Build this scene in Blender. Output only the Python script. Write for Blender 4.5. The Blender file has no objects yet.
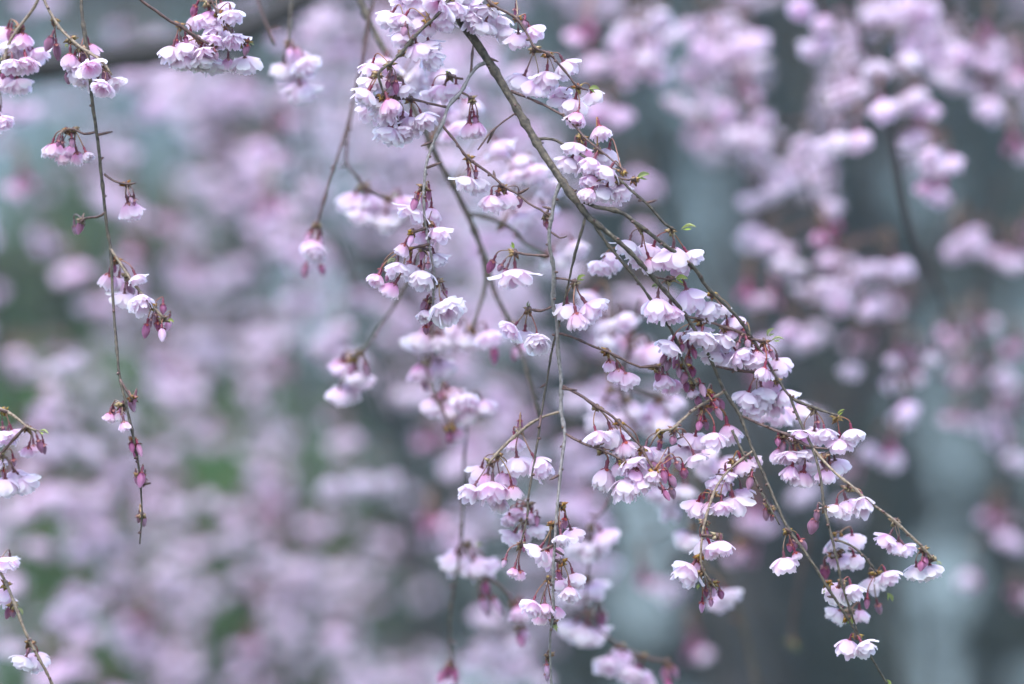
import bpy, math, random
from mathutils import Vector, Matrix, Quaternion
R = math.radians
random.seed(11)
sc = bpy.context.scene
col = sc.collection

# ------------------------------------------------------------------ camera
CAM_LOC = Vector((0, 0, 1.6)); TILT = R(8)
cam_d = bpy.data.cameras.new('camera'); cam = bpy.data.objects.new('camera', cam_d); col.objects.link(cam)
cam.location = CAM_LOC; cam.rotation_euler = (R(90) + TILT, 0, 0)
cam_d.lens = 100; cam_d.sensor_width = 36; cam_d.clip_start = 0.05; cam_d.clip_end = 3000
F0 = 1.74
cam_d.dof.use_dof = True; cam_d.dof.focus_distance = F0; cam_d.dof.aperture_fstop = 2.0
cam_d.dof.aperture_blades = 0
sc.camera = cam
FPX = 100 / 36 * 1024
FW = Vector((0, math.cos(TILT), math.sin(TILT))); UP = Vector((0, -math.sin(TILT), math.cos(TILT))); RT = Vector((1, 0, 0))
def P(x, y, d):
    return CAM_LOC + FW * d + RT * ((x - 512) / FPX * d) + UP * ((342 - y) / FPX * d)

# ------------------------------------------------------------------ light
w = bpy.data.worlds.new('World'); sc.world = w; w.use_nodes = True
nt = w.node_tree; bg = nt.nodes['Background']
sky = nt.nodes.new('ShaderNodeTexSky'); sky.sky_type = 'NISHITA'; sky.sun_disc = False
SUN_EL, SUN_ROT = R(62), R(200)
sky.sun_elevation = SUN_EL; sky.sun_rotation = SUN_ROT
sky.air_density = 1.0; sky.dust_density = 1.5; sky.ozone_density = 1.5
nt.links.new(sky.outputs[0], bg.inputs[0]); bg.inputs[1].default_value = 0.13
sd = bpy.data.lights.new('sun', 'SUN'); sd.energy = 0.9; sd.angle = R(40); sd.color = (1.0, 0.975, 0.96)
so = bpy.data.objects.new('sun', sd); col.objects.link(so)
sdir = Vector((math.sin(SUN_ROT) * math.cos(SUN_EL), math.cos(SUN_ROT) * math.cos(SUN_EL), math.sin(SUN_EL)))
so.rotation_euler = (-sdir).to_track_quat('-Z', 'Y').to_euler()
sc.view_settings.view_transform = 'Standard'; sc.view_settings.look = 'None'
sc.view_settings.exposure = 2.36; sc.view_settings.gamma = 1
sc.cycles.use_denoising = True
sc.cycles.max_bounces = 8; sc.cycles.transmission_bounces = 6

# ------------------------------------------------------------------ materials
def mat(name):
    m = bpy.data.materials.new(name); m.use_nodes = True
    n = m.node_tree; n.nodes.clear()
    return m, n
def noise_mat(name, c1, c2, scale=40, rough=0.8, bump=0.3, c3=None):
    m, n = mat(name)
    out = n.nodes.new('ShaderNodeOutputMaterial'); b = n.nodes.new('ShaderNodeBsdfPrincipled')
    tc = n.nodes.new('ShaderNodeTexCoord'); no = n.nodes.new('ShaderNodeTexNoise'); no.inputs['Scale'].default_value = scale
    no.inputs['Detail'].default_value = 5
    r = n.nodes.new('ShaderNodeValToRGB'); r.color_ramp.elements[0].color = (*c1, 1); r.color_ramp.elements[1].color = (*c2, 1)
    r.color_ramp.elements[0].position = 0.35; r.color_ramp.elements[1].position = 0.65
    if c3:
        e = r.color_ramp.elements.new(0.8); e.color = (*c3, 1)
    bu = n.nodes.new('ShaderNodeBump'); bu.inputs['Strength'].default_value = bump; bu.inputs['Distance'].default_value = 0.001
    L = n.links.new
    L(tc.outputs['Object'], no.inputs['Vector']); L(no.outputs['Fac'], r.inputs['Fac']); L(r.outputs['Color'], b.inputs['Base Color'])
    L(no.outputs['Fac'], bu.inputs['Height']); L(bu.outputs['Normal'], b.inputs['Normal'])
    b.inputs['Roughness'].default_value = rough
    L(b.outputs[0], out.inputs[0])
    return m
def tissue(name, trans=0.35, rough=0.55, spec=0.25, vary=0.12):
    """thin plant tissue coloured by the mesh's own tint attribute"""
    m, n = mat(name); L = n.links.new
    out = n.nodes.new('ShaderNodeOutputMaterial'); b = n.nodes.new('ShaderNodeBsdfPrincipled')
    t = n.nodes.new('ShaderNodeBsdfTranslucent'); mx = n.nodes.new('ShaderNodeMixShader')
    at = n.nodes.new('ShaderNodeAttribute'); at.attribute_name = 'tint'
    oi = n.nodes.new('ShaderNodeObjectInfo'); mr = n.nodes.new('ShaderNodeMapRange')
    mr.inputs[3].default_value = 1 - vary; mr.inputs[4].default_value = 1.0
    hs = n.nodes.new('ShaderNodeHueSaturation')
    ms = n.nodes.new('ShaderNodeMapRange'); ms.inputs[3].default_value = 0.75; ms.inputs[4].default_value = 1.3
    L(oi.outputs['Random'], mr.inputs[0]); L(oi.outputs['Random'], ms.inputs[0])
    L(at.outputs['Color'], hs.inputs['Color']); L(ms.outputs[0], hs.inputs['Saturation']); L(mr.outputs[0], hs.inputs['Value'])
    tc = n.nodes.new('ShaderNodeTexCoord'); no = n.nodes.new('ShaderNodeTexNoise'); no.inputs['Scale'].default_value = 900
    bu = n.nodes.new('ShaderNodeBump'); bu.inputs['Strength'].default_value = 0.25; bu.inputs['Distance'].default_value = 0.0004
    L(tc.outputs['Object'], no.inputs['Vector']); L(no.outputs['Fac'], bu.inputs['Height']); L(bu.outputs[0], b.inputs['Normal'])
    L(hs.outputs[0], b.inputs['Base Color']); L(hs.outputs[0], t.inputs['Color'])
    b.inputs['Roughness'].default_value = rough; b.inputs['Specular IOR Level'].default_value = spec
    mx.inputs[0].default_value = trans
    L(b.outputs[0], mx.inputs[1]); L(t.outputs[0], mx.inputs[2]); L(mx.outputs[0], out.inputs[0])
    return m
M_PETAL = tissue('petal', 0.66, 0.6, 0.15)
M_STALK = tissue('stalk_tissue', 0.0, 0.45, 0.4, 0.2)
M_LEAF = tissue('leaf_tissue', 0.4, 0.45, 0.4, 0.15)
M_BARK = noise_mat('young_bark', (0.025, 0.018, 0.013), (0.10, 0.078, 0.052), 380, 0.75, 1.0, (0.22, 0.20, 0.14))
M_BARKG = noise_mat('grey_bark', (0.10, 0.085, 0.075), (0.24, 0.21, 0.20), 500, 0.65, 0.6, (0.34, 0.30, 0.28))
M_TWIG = noise_mat('twig_bark', (0.045, 0.02, 0.018), (0.12, 0.06, 0.045), 600, 0.55, 0.5)
M_TWIGY = noise_mat('tan_twig_bark', (0.10, 0.065, 0.045), (0.27, 0.20, 0.13), 600, 0.6, 0.5)
M_OLDBARK = noise_mat('old_bark', (0.014, 0.012, 0.012), (0.04, 0.035, 0.033), 12, 0.9, 0.8)
M_FOL = tissue('foliage', 0.3, 0.5, 0.3, 0.3)

# ------------------------------------------------------------------ geometry helpers
class MB:
    def __init__(s): s.v = []; s.f = []; s.c = []; s.m = []; s.mats = []
    def mi(s, m):
        if m not in s.mats: s.mats.append(m)
        return s.mats.index(m)
    def add(s, vs, fs, c, m):
        o = len(s.v); s.v += vs
        s.c += c if isinstance(c, list) else [c] * len(vs)
        k = s.mi(m)
        for f in fs: s.f.append(tuple(o + i for i in f)); s.m.append(k)
    def xadd(s, other, M, keepc=True):
        o = len(s.v); s.v += [M @ Vector(v) for v in other.v]; s.c += other.c
        for f, k in zip(other.f, other.m):
            s.f.append(tuple(o + i for i in f)); s.m.append(s.mi(other.mats[k]))
    def mesh(s, name, smooth=True):
        me = bpy.data.meshes.new(name); me.from_pydata([tuple(v) for v in s.v], [], s.f)
        for m in s.mats: me.materials.append(m)
        me.polygons.foreach_set('material_index', s.m)
        a = me.color_attributes.new('tint', 'FLOAT_COLOR', 'POINT')
        flat = []
        for c in s.c: flat += [c[0], c[1], c[2], 1.0]
        a.data.foreach_set('color', flat)
        if smooth: me.polygons.foreach_set('use_smooth', [True] * len(s.f))
        me.update(); return me
def tube(mb, pts, rad, m, c=(0.2, 0.1, 0.1), n=7, cap=True):
    pts = [Vector(p) for p in pts]
    N = len(pts); ref = Vector((0.31, 0.93, 0.2)).normalized(); vs = []
    for i in range(N):
        t = (pts[min(i + 1, N - 1)] - pts[max(i - 1, 0)])
        if t.length < 1e-9: t = Vector((0, 0, -1))
        t.normalize()
        a = ref - t * ref.dot(t)
        if a.length < 1e-4: a = t.orthogonal()
        a.normalize(); b = t.cross(a); ref = a
        for k in range(n):
            th = 2 * math.pi * k / n
            vs.append(pts[i] + (a * math.cos(th) + b * math.sin(th)) * rad[i])
    fs = [(i * n + k, i * n + (k + 1) % n, (i + 1) * n + (k + 1) % n, (i + 1) * n + k) for i in range(N - 1) for k in range(n)]
    if cap:
        fs.append(tuple(range(n - 1, -1, -1))); fs.append(tuple((N - 1) * n + k for k in range(n)))
    cc = c if not isinstance(c, list) else [c[i] for i in range(N) for k in range(n)]
    mb.add(vs, fs, cc, m)
def crom(pts, step):
    """Catmull-Rom through list of tuples (any dimension)"""
    out = []; n = len(pts)
    for i in range(n - 1):
        p0 = pts[max(i - 1, 0)]; p1 = pts[i]; p2 = pts[i + 1]; p3 = pts[min(i + 2, n - 1)]
        L = math.dist(p1[:2], p2[:2]); k = max(2, int(L / step))
        for j in range(k):
            t = j / k
            out.append(tuple(0.5 * ((2 * b) + (-a + c) * t + (2 * a - 5 * b + 4 * c - d) * t * t + (-a + 3 * b - 3 * c + d) * t ** 3)
                             for a, b, c, d in zip(p0, p1, p2, p3)))
    out.append(tuple(pts[-1])); return out
def lerp(a, b, t): return tuple(x + (y - x) * t for x, y in zip(a, b))
def obj(name, me, parent=None, pos=None, ppos=Vector((0, 0, 0))):
    o = bpy.data.objects.new(name, me); col.objects.link(o)
    if parent: o.parent = parent
    if pos is not None: o.location = Vector(pos) - ppos
    return o
def tag(o, label, cat, group=None, kind=None):
    if label: o['label'] = label
    if cat: o['category'] = cat
    if group: o['group'] = group
    if kind: o['kind'] = kind

# ------------------------------------------------------------------ blossoms
WHITE = (0.95, 0.925, 0.935); LILAC = (0.91, 0.79, 0.91); PINK = (0.80, 0.43, 0.64); DEEP = (0.30, 0.065, 0.14)
def petal(mb, az, Rr, H, wid, flare, rng, ca, cb, nu=6, nv=6, ruf=1.0, notch=0.18):
    """petal leaving the origin, arching out and hanging down (-Z); ca = base colour, cb = edge colour"""
    vs = []; cs = []; ph = rng.uniform(0, 6.28); ph2 = rng.uniform(0, 6.28); tw = rng.uniform(-0.22, 0.22)
    ca_, sa_ = math.cos(az), math.sin(az)
    for j in range(nv + 1):
        t = j / nv
        wf = wid * (0.16 + 0.84 * math.sin(min(1, t * 1.15) * math.pi * 0.5) ** 0.9) * (1 - 0.28 * max(0, t - 0.75) / 0.25)
        for i in range(nu + 1):
            u = i / nu * 2 - 1
            tt = t * (1 - notch * math.exp(-(u * 3.2) ** 2) * (t ** 4)) * (1 - 0.16 * u * u * t ** 3)
            r = 0.0009 + Rr * math.sin(min(tt, 1) * math.pi * 0.5) ** 0.85 * (1 + flare * max(0, tt - 0.6))
            z = -H * tt ** 1.35 * (1 - 0.35 * flare * max(0, tt - 0.6) * 2)
            x = u * wf * 0.5
            cup = -0.16 * wid * u * u * (1 - 0.5 * t)
            rf = 0.00075 * ruf * (t ** 2.2) * (math.sin(u * 4.2 + ph) + 0.45 * math.sin(u * 9 + ph2 + t * 3))
            r += cup * 0.7 + rf; z += rf * 0.9 + tw * x * t
            vs.append(Vector((ca_ * r - sa_ * x, sa_ * r + ca_ * x, z)))
            k = min(1, (t ** 1.2) * (0.78 + 0.22 * abs(u)))
            cs.append(lerp(ca, cb, k))
    fs = []
    W_ = nu + 1
    for j in range(nv):
        for i in range(nu): fs.append((j * W_ + i, j * W_ + i + 1, (j + 1) * W_ + i + 1, (j + 1) * W_ + i))
    mb.add(vs, fs, cs, M_PETAL)
def flower_mb(seed, kind='f', low=False):
    rng = random.Random(seed); mb = MB()
    nu, nv = (3, 3) if low else (6, 6)
    if kind == 'f':
        sq = rng.uniform(0.85, 1.1)
        rings = [(5, 0.0108, 0.0090, 0.0128, 0.16), (6, 0.0086, 0.0124, 0.0112, 0.12), (5, 0.0060, 0.0142, 0.0092, 0.15), (3, 0.0030, 0.0140, 0.0065, 0.2)]
        if seed % 3 == 0: rings = [(n, r * .86, h * 1.08, w_ * .95, f) for n, r, h, w_, f in rings]
        if seed % 4 == 1: rings = rings[:3]
        if seed % 5 == 2: rings = [(n - 1, r * 1.1, h * .82, w_ * 1.05, f * 2) for n, r, h, w_, f in rings]
        if low: rings = rings[:3]
        for ri, (n, r, h, wd, fl) in enumerate(rings):
            a0 = rng.uniform(0, 6.28)
            for k in range(n):
                q = rng.uniform(0, 1)
                ca = lerp(LILAC, PINK, 0.30 * q + 0.22 * ri); cb = lerp(WHITE, LILAC, rng.uniform(0, 0.3) + 0.2 * ri + (.28 if low else 0))
                petal(mb, a0 + k * 6.283 / n + rng.uniform(-.22, .22), r * rng.uniform(.86, 1.1), h * rng.uniform(.8, 1.2) / sq, wd * rng.uniform(.85, 1.1), fl * rng.uniform(0.1, 1.9) + (0.9 if ri == 0 and rng.random() < .25 else 0), rng, ca, cb, nu, nv, rng.uniform(.35, 1.0), rng.uniform(.04, .16))
    elif kind == 'h':   # half open bell
        rings = [(5, 0.0062, 0.0108, 0.0098, 0.35), (6, 0.0046, 0.0118, 0.0078, 0.1), (4, 0.0024, 0.0122, 0.006, 0.1)]
        if low: rings = rings[:2]
        for ri, (n, r, h, wd, fl) in enumerate(rings):
            a0 = rng.uniform(0, 6.28)
            for k in range(n):
                ca = lerp(PINK, LILAC, rng.uniform(.0, .5)); cb = lerp(LILAC, WHITE, rng.uniform(.2, .9))
                petal(mb, a0 + k * 6.283 / n + rng.uniform(-.2, .2), r * rng.uniform(.85, 1.15), h * rng.uniform(.88, 1.1), wd, fl * rng.uniform(0, 2), rng, ca, cb, nu, nv, rng.uniform(.5, 1.2))
    else:               # bud: overlapping closed petals
        deep = kind == 'b'
        n = 5; nl = 5 if low else 9; BLn = rng.uniform(.78, 1.12); BW = rng.uniform(.8, 1.15); BT = rng.uniform(.0, .5)
        for sh in range(1 if low else 2):
            a0 = rng.uniform(0, 6.28)
            for k in range(n):
                az = a0 + k * 6.283 / n; vs = []; cs = []
                for j in range(nl):
                    t = j / (nl - 1)
                    prof = math.sin(math.pi * min(1, t * 0.93 + 0.05)) ** 0.75
                    rr = 0.0030 * BW * prof * (1 - 0.08 * sh) + 0.0003
                    for i in range(5):
                        u = i / 4 * 2 - 1
                        a = az + u * 0.80 * (1 - 0.25 * t) + t * 0.9
                        rad = rr * (1 + 0.09 * u)
                        vs.append(Vector((math.cos(a) * rad, math.sin(a) * rad, -0.0105 * BLn * t * (1 + 0.05 * sh - 0.06 * u * u))))
                        base, edge = (lerp(DEEP, PINK, BT * .6), lerp(PINK, LILAC, BT)) if deep else (PINK, LILAC)
                        cs.append(lerp(base, edge, min(1, t * 0.75 + 0.25 * abs(u))))
                fs = [(j * 5 + i, j * 5 + i + 1, j * 5 + 5 + i + 1, j * 5 + 5 + i) for j in range(nl - 1) for i in range(4)]
                mb.add(vs, fs, cs, M_PETAL)
    return mb
FL = [flower_mb(100 + i, 'f').mesh('blossom') for i in range(20)]
HL = [flower_mb(200 + i, 'h').mesh('half_open_blossom') for i in range(6)]
BL = [flower_mb(300 + i, 'b').mesh('bud') for i in range(7)]
LL = [flower_mb(350 + i, 'p').mesh('pale_bud') for i in range(4)]
KINDN = {'f': 'blossom', 'h': 'blossom', 'b': 'bud', 'p': 'bud'}
CAL = (0.13, 0.028, 0.045); PED = (0.27, 0.12, 0.09); PEDG = (0.30, 0.21, 0.10)
def calyx(mb, p, d, s=1.0, n=8, sep=True, rng=random):
    """urn-shaped calyx above p (petal base), axis d pointing to the petals"""
    prof = [(-0.0052, 0.0005), (-0.0047, 0.0009), (-0.0036, 0.00125), (-0.0018, 0.0010), (-0.0004, 0.0013), (0.0006, 0.0017)]
    tube(mb, [p + d * (z * s) for z, r in prof], [r * s for z, r in prof], M_STALK, CAL, n)
    if sep:
        a = d.orthogonal().normalized(); b = d.cross(a)
        for k in range(5):
            th = k * 1.2566 + 0.3
            o = a * math.cos(th) + b * math.sin(th); tdir = d.cross(o)
            q0 = p + o * 0.0016 * s; q1 = p + (o * 0.0042 + d * 0.0016) * s; 
            mb.add([q0 + tdir * 0.0012 * s, q0 - tdir * 0.0012 * s, q0 + (o * 0.0014 + d * 0.0012) * s - tdir * 0.0010 * s, q1, q0 + (o * 0.0014 + d * 0.0012) * s + tdir * 0.0010 * s], [(0, 1, 2, 3, 4)], lerp(CAL, (0.3, 0.09, 0.06), 0.5), M_STALK)
def bez(a, b, c, d, n):
    o = []
    for i in range(n + 1):
        t = i / n; s = 1 - t
        o.append(a * s ** 3 + b * 3 * s * s * t + c * 3 * s * t * t + d * t ** 3)
    return o
def pedicel(mb, p0, p1, axis, rng, s=1.0, n=6, seg=9):
    top = p1 - axis * 0.0052 * s; L = (top - p0).length
    out = (top - p0).normalized()
    c1 = p0 + (out * 0.5 + Vector((0, 0, 0.15)) + Vector((rng.uniform(-.2, .2), rng.uniform(-.2, .2), 0))) * L * 0.5
    c2 = top - axis * L * 0.35
    pts = bez(p0, c1, c2, top, seg)
    c0 = lerp(PEDG, PED, rng.random())
    tube(mb, pts, [0.00046 * s + 0.00022 * s * (abs(i / seg - .5) * 2) ** 3 for i in range(seg + 1)], M_STALK, [lerp(c0, CAL, 0.6 * (i / seg) ** 2) for i in range(seg + 1)], n)
def scales(mb, p, rng, s=1.0, n=7, cap_green=True):
    """papery bud scales round a spur tip"""
    for k in range(n):
        th = rng.uniform(0, 6.28); el = rng.uniform(-1.2, 0.5)
        d = Vector((math.cos(th) * math.cos(el), math.sin(th) * math.cos(el), math.sin(el)))
        L = rng.uniform(0.0022, 0.0045) * s; a = d.orthogonal().normalized() * L * 0.32
        b = d.cross(a)
        c = lerp((0.22, 0.085, 0.045), (0.36, 0.26, 0.10), rng.random())
        mb.add([p, p + d * L * 0.45 + a, p + d * L + b * 0.4, p + d * L * 0.45 - a, p + d * L * 0.4 + b], [(0, 1, 4), (1, 2, 4), (2, 3, 4), (3, 0, 4), (0, 3, 2, 1)], c, M_STALK)
    tube(mb, [p + Vector((0, 0, 0.0016 * s)), p + Vector((0, 0, 0.0006 * s)), p - Vector((0, 0, 0.0008 * s)), p - Vector((0, 0, 0.002 * s))], [0.0006 * s, 0.0014 * s, 0.0015 * s, 0.0006 * s], M_TWIG, CAL, 7)
def leaf_mesh(seed):
    rng = random.Random(seed); mb = MB(); L = 0.010; vs = []; cs = []
    for j in range(9):
        t = j / 8; wd = 0.0018 * math.sin(math.pi * t) ** 0.7 * (1 - .25 * t) + 0.0001
        for i in range(5):
            u = i / 2 - 1
            vs.append(Vector((L * t, wd * u + 0.0009 * math.sin(t * 2.4), abs(u) * wd * 0.9 + 0.0012 * math.sin(t * 3) + (0.0002 if (j + i) % 2 else 0))))
            cs.append(lerp((0.20, 0.22, 0.09), (0.34, 0.38, 0.16), rng.random() * .5 + abs(u) * .4))
    mb.add(vs, [(j * 5 + i, j * 5 + i + 1, j * 5 + 6 + i, j * 5 + 5 + i) for j in range(8) for i in range(4)], cs, M_LEAF)
    for s in (-1, 1):   # a second folded blade behind
        vs = [Vector((L * 0.1, 0, 0)), Vector((L * .45, 0.0018 * s, -0.0004)), Vector((L * .75, 0.0026 * s, 0)), Vector((L * .4, 0.0002 * s, .0006))]
        mb.add(vs, [(0, 1, 2, 3)], (0.30, 0.38, 0.12), M_LEAF)
    return mb.mesh('young_leaf')
LFM = [leaf_mesh(i) for i in range(4)]

PXM = lambda d: FPX / d      # pixels per metre at depth d
def tilt_axis(p0, p1, rng, k=0.5):
    h = Vector((p1.x - p0.x, p1.y - p0.y, 0))
    if h.length > 1e-5: h = h.normalized() * min(1, h.length / 0.012)
    a = Vector((0, 0, -1)) + h * k * 0.55 + Vector((rng.uniform(-.32, .32), rng.uniform(-.35, .35), 0))
    return a.normalized()

BARKS = {'bark': M_BARK, 'grey': M_BARKG, 'twig': M_TWIG, 'tan': M_TWIGY}
def parse_clusters(txt):
    cl = []
    for tok in txt.replace('\n', ' ').split(','):
        q = tok.split()
        if not q: continue
        if q[0][0] == '@':
            cl.append((float(q[1]), float(q[2]), [], q[0])); continue
        cl[-1][2].append((q[0], float(q[1]), float(q[2]), float(q[3]) if len(q) > 3 else None))
    return cl
BRN = [0]
def branch(label, d, lines, clusters, group=None, ddepth=0.0, cat='branch'):
    """lines: list of (material key, [(x, y, width px) ...]); first is the stem. d: depth of the stem; depth varies gently along it"""
    BRN[0] += 1; rng = random.Random(BRN[0] * 77 + 5)
    ph = rng.uniform(0, 6.28)
    samples = []
    y00 = lines[0][1][0][1]
    def depth(x, y): return d + ddepth * (y - y00) / 700 + 0.010 * math.sin(y / 55 + ph) + 0.008 * math.sin(x / 40 + ph * 2)
    root = bpy.data.objects.new('cherry_branch', None); col.objects.link(root)
    base = P(lines[0][1][0][0], lines[0][1][0][1], d); root.location = base
    root.empty_display_size = 0.05
    tag(root, label, cat, group)
    for li, (mk, pts) in enumerate(lines):
        pts = [p if len(p) > 2 else (*p, 3) for p in pts]
        cr = crom(pts, 5)
        W3 = []; rad = []
        tot = len(cr); nod = 0
        kw = 9.5 if li == 0 else 8
        for i, (x, y, wd) in enumerate(cr):
            dd = depth(x, y); q = P(x + rng.uniform(-.22, .22), y + rng.uniform(-.2, .2), dd)
            W3.append(q); samples.append((x, y, q))
            r = wd / 2 / PXM(dd) * (.84 if wd > 3.5 else .94)
            r *= 1 + rng.uniform(-.08, .08) + (rng.uniform(.2, .45) if rng.random() < (0.12 if wd > 5 else .18) else 0)
            if i == tot - 1 and li: r *= 0.6
            rad.append(max(r, 0.0004))
        mb = MB(); tube(mb, W3, rad, BARKS[mk], (0.2, .15, .1), 9)
        # old spur stubs and leaf scars that catch the light
        for i in range(3, tot - 3, 1):
            if rng.random() < (0.16 if li == 0 else 0.24):
                p = W3[i]; dr = Vector((rng.uniform(-1, 1), rng.uniform(-1, 1), rng.uniform(-.6, .4))).normalized()
                L = rad[i] + (rng.uniform(0.0005, 0.0017) if rng.random() < .85 else rng.uniform(.004, .009))
                tube(mb, [p, p + dr * L * .7, p + dr * L * 1.1], [0.0009, 0.0009, 0.0004], BARKS['twig'], CAL, 6)
        o = obj('stem' if li == 0 else 'side_twig', mb.mesh('stem' if li == 0 else 'side_twig'), root)
        # geometry is in world space: shift origin
        o.location = -base
    for (nx, ny, items, flag) in parse_clusters(clusters):
        best = min(samples, key=lambda s: (s[0] - nx) ** 2 + (s[1] - ny) ** 2)
        dist = math.hypot(best[0] - nx, best[1] - ny)
        dn = depth(best[0], best[1]) + (0.004 if dist < 5 else rng.uniform(-.006, .006))
        if 'B' in flag: dn += 0.05
        if 'C' in flag: dn += 0.12
        node = P(nx, ny, dn) 
        mb = MB(); Z = Vector((0, 0, 0))
        if dist > 2.5:
            q = best[2] - node
            mid = q * 0.5 + Vector((rng.uniform(-.002, .002), rng.uniform(-.002, .002), -0.02 * q.length))
            tube(mb, bez(q, q * .7 + mid * .2, mid * .8, Z, 7), [0.0010 * (1 - .03 * i) + (0.0003 if i % 3 == 0 else 0) for i in range(8)], M_TWIG, CAL, 7)
        scales(mb, Z, rng, 1.3, 12)
        cp = obj('blossom_cluster', mb.mesh('blossom_cluster'), root, node, base)
        for (k, x, y, wd) in items:
            if k == 'l':
                tip = P(x, y, dn - rng.uniform(0, .006)); v = tip - node; L = v.length
                ln = min(L, (wd or 14) * 0.85 / PXM(dn)); b0 = tip - v.normalized() * ln
                s = max(0.3, ln / 0.010)
                me = rng.choice(LFM); o = obj('young_leaf', me, cp, b0, node)
                o.rotation_mode = 'QUATERNION'
                o.rotation_quaternion = v.to_track_quat('X', 'Z') @ Quaternion((1, 0, 0), rng.uniform(0.3, 1.5))
                o.scale = (s, s * 1.15, s * 1.15)
                continue
            w0 = {'f': 29, 'h': 19, 'b': 11, 'p': 12}[k]; wd = wd or w0
            W0 = {'f': 0.0225, 'h': 0.0135, 'b': 0.0080, 'p': 0.0080}[k]
            H0 = {'f': 0.0150, 'h': 0.0125, 'b': 0.0105, 'p': 0.0105}[k]
            dz = dn + (rng.uniform(-.002, .020) if rng.random() < .8 else rng.uniform(-.012, 0))
            s = (wd / PXM(dz)) / W0 * (1.06 if k == 'f' else 1.0)
            s = min(s, 1.35 if k in 'bp' else 1.5) * (rng.uniform(.58, .82) if k in 'bp' else 0.94)
            sx = rng.uniform(.88, 1.08)
            cen = P(x, y, dz)
            ax = tilt_axis(node, cen, rng, 1.0 if k == 'f' else 0.8)
            p1 = cen - ax * H0 * s * 0.5
            me = rng.choice({'f': FL, 'h': HL, 'b': BL, 'p': LL}[k])
            o = obj(KINDN[k], me, cp, p1, node)
            o.rotation_mode = 'QUATERNION'
            o.rotation_quaternion = ax.to_track_quat('-Z', 'Y') @ Quaternion((0, 0, 1), rng.uniform(0, 6.28))
            o.scale = (s * sx, s * rng.uniform(.9, 1.08), s * rng.uniform(.88, 1.12) * (1.22 if k in 'bp' else 1))
            pm = MB(); cs = max(0.75, min(1.1, s))
            pedicel(pm, Z, p1 - node, ax, rng, cs)
            calyx(pm, p1 - node, ax, cs * (1 if k in 'fh' else .95), 8, True, rng)
            obj('pedicel', pm.mesh('pedicel'), cp, node, node)
    return root

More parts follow.
